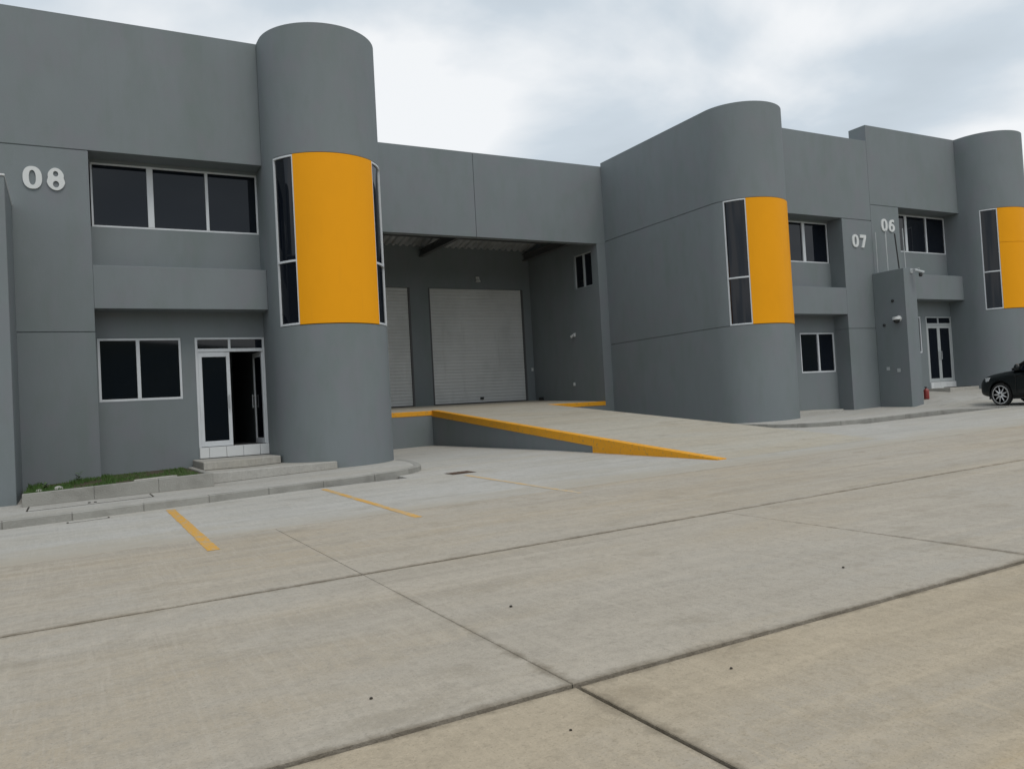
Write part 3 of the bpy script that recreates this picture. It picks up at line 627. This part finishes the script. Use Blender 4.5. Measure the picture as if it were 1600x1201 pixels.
# the next bay along shows only the end of its wall past the farthest tower
nb = empty('loading_bay', (38.3, YG, -.6), 'grey wall strip of the next loading bay at the far right edge', 'building', 'loading bays between the units')
MB().box(33.002, 38.44, YG+.002, YG+.3, 6.30, 9.16).build('lintel_panel', wall, nb, bevel=.005)
MB().box(38.455, 43.66, YG+.002, YG+.3, 6.30, 9.16).build('lintel_panel', wall, nb, bevel=.005)
MB().box(33.372, 43.3, YR, YR+.2, -1, 8.6).build('back_wall', wall, nb)
corrugated(MB(), 33.38, 43.28, YG+.31, YR-.002, 7.93, 6.96).build('roof_sheet', galv, nb)
MB().prism([(33.372, YG+.03), (43.3, YG+.03), (43.3, YR), (33.372, YR)], -1.5, .55).build('dock_floor', rampc, nb)

# ------------------------------------------------------------------ dividing walls
dv = empty('dividing_wall', (-1.06, 17.9, SW(-1)), 'tall thin grey dividing wall at the left edge of the photo', 'wall', 'dividing walls between units')
MB().box(-1.28, -.85, 16.9, YF-.002, -1.6, 4.58).build('wall_panel', wall, dv, bevel=.008)
MB().box(-1.30, -.84, 16.88, YF-.003, 4.581, 4.62).build('coping', plastic, dv, bevel=.008)
dv = empty('dividing_wall', (25.4, 18.5, SW(25)), 'grey dividing wall with thin rods on top between 07 and 06', 'wall', 'dividing walls between units')
MB().box(25.10, 25.72, 17.87, YF-.002, -1.3, 3.95).build('wall_panel', wall, dv, bevel=.008)
for (y, z, s_) in ((18.35, 2.89, .05), (18.74, 2.09, .05)): MB().lathe([(s_, 0), (s_, -.03), (s_*.6, -.05)], (25.10, y, z), 'x', 12).build('socket_hole', dark, dv)
for (y, z) in ((18.29, .50), (18.70, .58)): MB().box(25.085, 25.10, y-.06, y+.06, z-.07, z+.05).build('cover_plate', greyf, dv)
c1 = empty('security_camera', (25.08, 18.15, 2.22), 'white dome security camera on the side of the dividing wall', 'camera')
MB().lathe([(.10, 0), (.11, -.05), (.10, -.07)], (25.10, 18.15, 2.25), 'x', 14).build('mount', plastic, c1)
MB().lathe([(.13, .10), (.14, .02), (.13, 0)], (24.95, 18.15, 2.21), 'z', 16).build('hood', plastic, c1)
MB().lathe([(.105, 0), (.10, -.05), (.07, -.095), (.02, -.115)], (24.95, 18.15, 2.209), 'z', 16).build('dome', dark, c1, smooth=40)
c2 = empty('security_camera', (25.5, 17.85, 3.9), 'small camera on a bracket at the top front of the dividing wall', 'camera')
MB().box(25.44, 25.56, 17.845, 17.869, 3.78, 3.93).tube((25.5, 17.86, 3.88), (25.56, 17.60, 3.90), .02, n=8).build('bracket', greyf, c2)
MB().tube((25.50, 17.72, 3.86), (25.66, 17.50, 3.74), .05, .055, 12).build('camera_body', greyf, c2)
MB().lathe([(.055, 0), (.06, -.08), (.04, -.12)], (25.58, 17.58, 3.74), 'z', 12).build('lens', dark, c2)
for i, (x, y, x2, h, m, lb) in enumerate(((25.22, 18.95, 25.22, 1.45, greyf, 'thin pale rod on the dividing wall, nearest the 07 numerals'), (25.22, 18.55, 25.20, 1.30, greyf, 'thin pale rod on the dividing wall just left of the dark leaning rod'), (25.35, 18.2, 25.22, 1.25, dark, 'dark leaning rod standing on the dividing wall'), (25.55, 18.1, 25.52, 1.42, greyf, 'thin pale rod on the dividing wall just right of the dark leaning rod'), (25.5, 18.75, 25.5, 1.5, greyf, 'thin pale rod at the back of the dividing wall below the 06 numerals'))):
    MB().tube((x, y, 3.948), (x2, y, 3.95+h), (.022 if m == dark else .016), n=8).build('steel_rod', m, label=lb or 'thin pale upright rod on top of the dividing wall', cat='rod', group='rods on the dividing wall')

# ------------------------------------------------------------------ forecourt of 06 with its step, mat and red canister
FC = lambda x, y: (lambda t: (G(x, y)+.012)*(1-t)+(SW(x)+.35+.012*(x-26))*t)(max(0, min(1, (y-15.9)/3.2))*max(0, min(1, (x-24.9)/2.2)))
for (xa, xb) in ((25.1, 27.1), (27.1, 31.3)):
    for (ya, yb3) in ((14.62, 15.9), (15.9, 17.86)):
        MB().prism([(xa, ya), (xb, ya), (xb, yb3), (xa, yb3)], lambda x, y: SW(x)-.3, FC).build('forecourt', walk, kind='structure')
for poly in ([(25.73, 17.861), (27.1, 17.861), (27.1, 19.69), (25.73, 19.69)], [(27.1, 17.861), (30.9, 17.861), (30.33, 19.69), (27.1, 19.69)]):
    MB().prism(poly, lambda x, y: SW(x)-.3, FC).build('forecourt', walk, kind='structure')
for (ya, yb3) in ((14.62, 19.0),):
    MB().prism([(31.31, ya), (36, ya), (36, yb3), (31.31, yb3)], lambda x, y: SW(x)-.3, lambda x, y: G(x, y)+.012).build('forecourt', walk, kind='structure')
s6 = empty('entrance_steps', (29.5, 19.1, -.5), 'low concrete step under the glass door of 06', 'steps')
MB().box(28.55, 30.32, 18.75, 19.645, -.8, -.215).build('step', walk, s6, bevel=.012)
tag(MB().prism([(29.15, 18.82), (29.95, 18.82), (29.95, 19.4), (29.15, 19.4)], -.2145, -.19).build('door_mat', dark, bevel=.006), 'black door mat on the step of 06', 'mat')
s7 = empty('entrance_steps', (20.8, 18.5, SW(20.8)), 'low concrete landing mostly hidden behind the 07 tower', 'steps')
MB().box(20.16, 22.4, 18.45, 19.69, -1.0, -.70).build('landing', walk, s7, bevel=.012)
rc = empty('red_canister', (26.5, 18.3, FC(26.5, 18.3)), 'small red canister on the ground behind the dividing wall', 'canister')
MB().lathe([(.085, 0), (.09, .02), (.09, .29), (.075, .33), (.035, .36), (.03, .38)], (26.5, 18.3, FC(26.5, 18.3)), n=18).build('body', red, rc, smooth=40)
MB().lathe([(.032, 0), (.036, .04), (.02, .06)], (26.5, 18.3, FC(26.5, 18.3)+.375), n=12).box(26.43, 26.5, 18.285, 18.315, FC(26.5, 18.3)+.40, FC(26.5, 18.3)+.43).build('valve', dark, rc)

# ------------------------------------------------------------------ parked car, nose towards unit 06
def make_car(cx, cy, label):
    z0 = G(cx, cy); root = empty('parked_car', (cx, cy, z0), label, 'car')
    tilt = .02
    T = lambda p: Vector((cx+p[0], cy+p[1], z0+p[2]*1.13+tilt*p[0]+.01*p[1]))
    # body stations along y (front = +): y, half width, bottom, shoulder z, top (bonnet / belt) z
    st_ = [(-2.12, .60, .42, .70, .78), (-2.05, .72, .30, .78, .93), (-1.75, .82, .24, .86, 1.02), (-1.1, .85, .22, .87, 1.03), (-.3, .86, .22, .86, 1.02), (.5, .86, .22, .85, 1.01),
           (.95, .855, .22, .84, 1.01), (1.3, .845, .22, .82, .985), (1.65, .82, .22, .78, .935), (1.94, .78, .23, .73, .89), (2.15, .70, .27, .66, .82), (2.26, .58, .34, .60, .70)]
    vs = []; K = 12
    for (y, hw, zb, zs, zt) in st_:
        ring = [(-hw*.86, zb), (-hw*.985, zb+.06), (-hw*.99, (zb+zs)/2-.02), (-hw, zs-.10), (-hw*.975, zs), (-hw*.86, zs+(zt-zs)*.62), (-hw*.55, zs+(zt-zs)*.93)]
        ring += [(-x, z) for x, z in ring[::-1]][0:]
        vs += [(x, y, z) for x, z in ring]
    K = len(vs)//len(st_); fs = []
    for i in range(len(st_)-1):
        for k in range(K): fs.append((i*K+k, i*K+(k+1) % K, (i+1)*K+(k+1) % K, (i+1)*K+k))
    fs += [list(range(K)), list(range((len(st_)-1)*K, len(st_)*K))[::-1]]
    b = MB(T).add(vs, fs); body = b.build('body', carp, root, smooth=35)
    sub = body.modifiers.new('s', 'SUBSURF'); sub.levels = 2; sub.render_levels = 2
    cuts = MB(T)
    for wy in (-1.28, 1.48):
        for sx in (-1, 1): cuts.lathe([(.375, 0), (.375, sx*.42)], (sx*.55, wy, .33), 'x', 28)
    cut = cuts.build('wheel_cut', dark)
    bo = body.modifiers.new('b', 'BOOLEAN'); bo.operation = 'DIFFERENCE'; bo.object = cut; bo.solver = 'EXACT'
    dg = bpy.context.evaluated_depsgraph_get(); me = bpy.data.meshes.new_from_object(body.evaluated_get(dg))
    body.modifiers.clear(); body.data = me
    for p in me.polygons: p.use_smooth = True
    me.set_sharp_from_angle(angle=R(38))
    bpy.data.objects.remove(cut)
    # cabin: glass volume with pillars and roof
    cab = [(-1.62, .70, 1.0), (-1.05, .60, 1.40), (-.55, .58, 1.47), (.05, .575, 1.47), (.35, .58, 1.42), (1.12, .70, .995)]
    gv = []; 
    for (y, hw, z) in cab: gv += [(-hw, y, z), (hw, y, z)]
    low = [(-.79, -1.62, .93), (.79, -1.62, .93), (-.80, 1.12, .93), (.80, 1.12, .93)]
    c = MB(T); n = len(cab)
    sidel = [(-.80, y, .95) for (y, hw, z) in cab]; sider = [(.80, y, .95) for (y, hw, z) in cab]
    c.add(gv+sidel+sider, [(2*i, 2*i+1, 2*i+3, 2*i+2) for i in range(n-1)]+[(2*n+i, 2*i, 2*i+2, 2*n+i+1) for i in range(n-1)]+[(3*n+i, 3*n+i+1, 2*i+3, 2*i+1) for i in range(n-1)]
          + [(2*n, 3*n, 1, 0), (2*n+n-1, 2*n-2, 2*n-1, 3*n+n-1), list(range(2*n, 3*n))+list(range(3*n, 4*n))[::-1]])
    c.build('cabin_glass', glass, root)
    rf = MB(T); rr = [(-1.05, .615, 1.405), (-.55, .60, 1.485), (.05, .595, 1.485), (.35, .60, 1.43)]
    rf.add([(-h, y, z-.03) for y, h, z in rr]+[(h, y, z-.03) for y, h, z in rr]+[(-h*.9, y, z+.02) for y, h, z in rr]+[(h*.9, y, z+.02) for y, h, z in rr],
           [(8+i, 9+i, 13+i, 12+i) for i in range(3)]+[(i, i+1, 9+i, 8+i) for i in range(3)]+[(4+i, 12+i, 13+i, 5+i) for i in range(3)]+[(0, 8, 12, 4), (3, 7, 15, 11)]+[(i, 4+i, 5+i, i+1) for i in range(3)])
    rf.build('roof', carp, root, smooth=50)
    for sx in (-1, 1):
        p = MB(T)
        p.tube((sx*.585, .35, 1.42), (sx*.72, 1.13, .98), .035, n=8).tube((sx*.605, -1.05, 1.40), (sx*.72, -1.64, .98), .05, n=8).tube((sx*.585, -.35, 1.47), (sx*.795, -.38, .97), .035, n=8)
        p.build('pillar', carp, root)
        m_ = MB(T).lathe([(.04, -.09), (.085, -.06), (.095, .03), (.06, .07)], (sx*.93, .86, 1.04), 'y', 12).build('wing_mirror', carp, root, smooth=50)
        MB(T).tube((sx*.80, .88, 1.0), (sx*.9, .87, 1.02), .02, n=6).build('arm', carp, m_)
        hl = MB(T).add([(sx*.50, 2.20, .62), (sx*.70, 2.09, .64), (sx*.79, 1.86, .70), (sx*.77, 1.84, .80), (sx*.66, 2.02, .78), (sx*.48, 2.15, .72), (sx*.48, 1.95, .60), (sx*.66, 1.8, .64), (sx*.6, 1.7, .78)],
                       [(0, 1, 4, 5), (1, 2, 3, 4), (0, 5, 6), (1, 0, 6, 7), (2, 1, 7), (3, 2, 7, 8), (4, 3, 8), (5, 4, 8, 6), (6, 8, 7)]).build('headlight', lampg, root)
        MB(T).box(sx*.62-.12, sx*.62+.12, -2.12, -1.95, .72, .88).build('tail_light', ambr, root, bevel=.02)
        for wy in (-1.28, 1.48):
            cx_ = sx*.735
            wh = MB(T).lathe([(.25, -.085), (.30, -.10), (.315, -.06), (.315, .06), (.30, .10), (.25, .085)], (cx_, wy, .315), 'x', 32).build('wheel', tyre, root, smooth=40)
            rm = MB(T); xo = cx_+sx*.075
            rm.lathe([(.252, -.02), (.258, 0), (.245, .012), (.228, .0), (.228, -.02)], (xo, wy, .315), 'x', 28)
            for k in range(9):
                a = 2*math.pi*k/9; ca, sa = math.cos(a), math.sin(a)
                rm.tube((xo+sx*.012, wy+.03*ca, .315+.03*sa), (xo, wy+.235*ca, .315+.235*sa), .030, .020, 6)
            rm.lathe([(.05, -.02), (.05, .015), (.035, .022)], (xo, wy, .315), 'x', 16).build('rim', rim, wh)
            MB(T).lathe([(.235, 0), (.235, .01)], (cx_+sx*.02, wy, .315), 'x', 24).build('brake_backing', dark, wh)
        for y0 in (.28, -.62): MB(T).box(sx*.866-.012, sx*.866+.012, y0-.12, y0+.02, .83, .855).build('door_handle', carp, root)
        for y0 in (.98, -.38): MB(T).box(sx*.858-.006, sx*.858+.004, y0-.004, y0+.004, .36, .86).build('door_seam', dark, root)
    MB(T).add([(-.42, 2.24, .52), (.42, 2.24, .52), (.38, 2.215, .66), (-.38, 2.215, .66), (-.42, 2.0, .52), (.42, 2.0, .52), (.38, 1.98, .66), (-.38, 1.98, .66)], [(0, 1, 2, 3), (4, 7, 6, 5), (0, 4, 5, 1), (2, 6, 7, 3), (0, 3, 7, 4), (1, 5, 6, 2)]).build('grille', dark, root)
    MB(T).box(-.24, .24, 2.20, 2.275, .38, .48).build('number_plate', plastic, root)
    MB(T).box(-.72, .72, -1.9, 1.9, .19, .30).build('underbody', dark, root)
    return root
make_car(26.30, 13.62, 'black car parked nose in at the far right edge of the photo')

# ------------------------------------------------------------------ render
S.render.engine = 'CYCLES'; S.cycles.use_denoising = True; S.cycles.max_bounces = 8
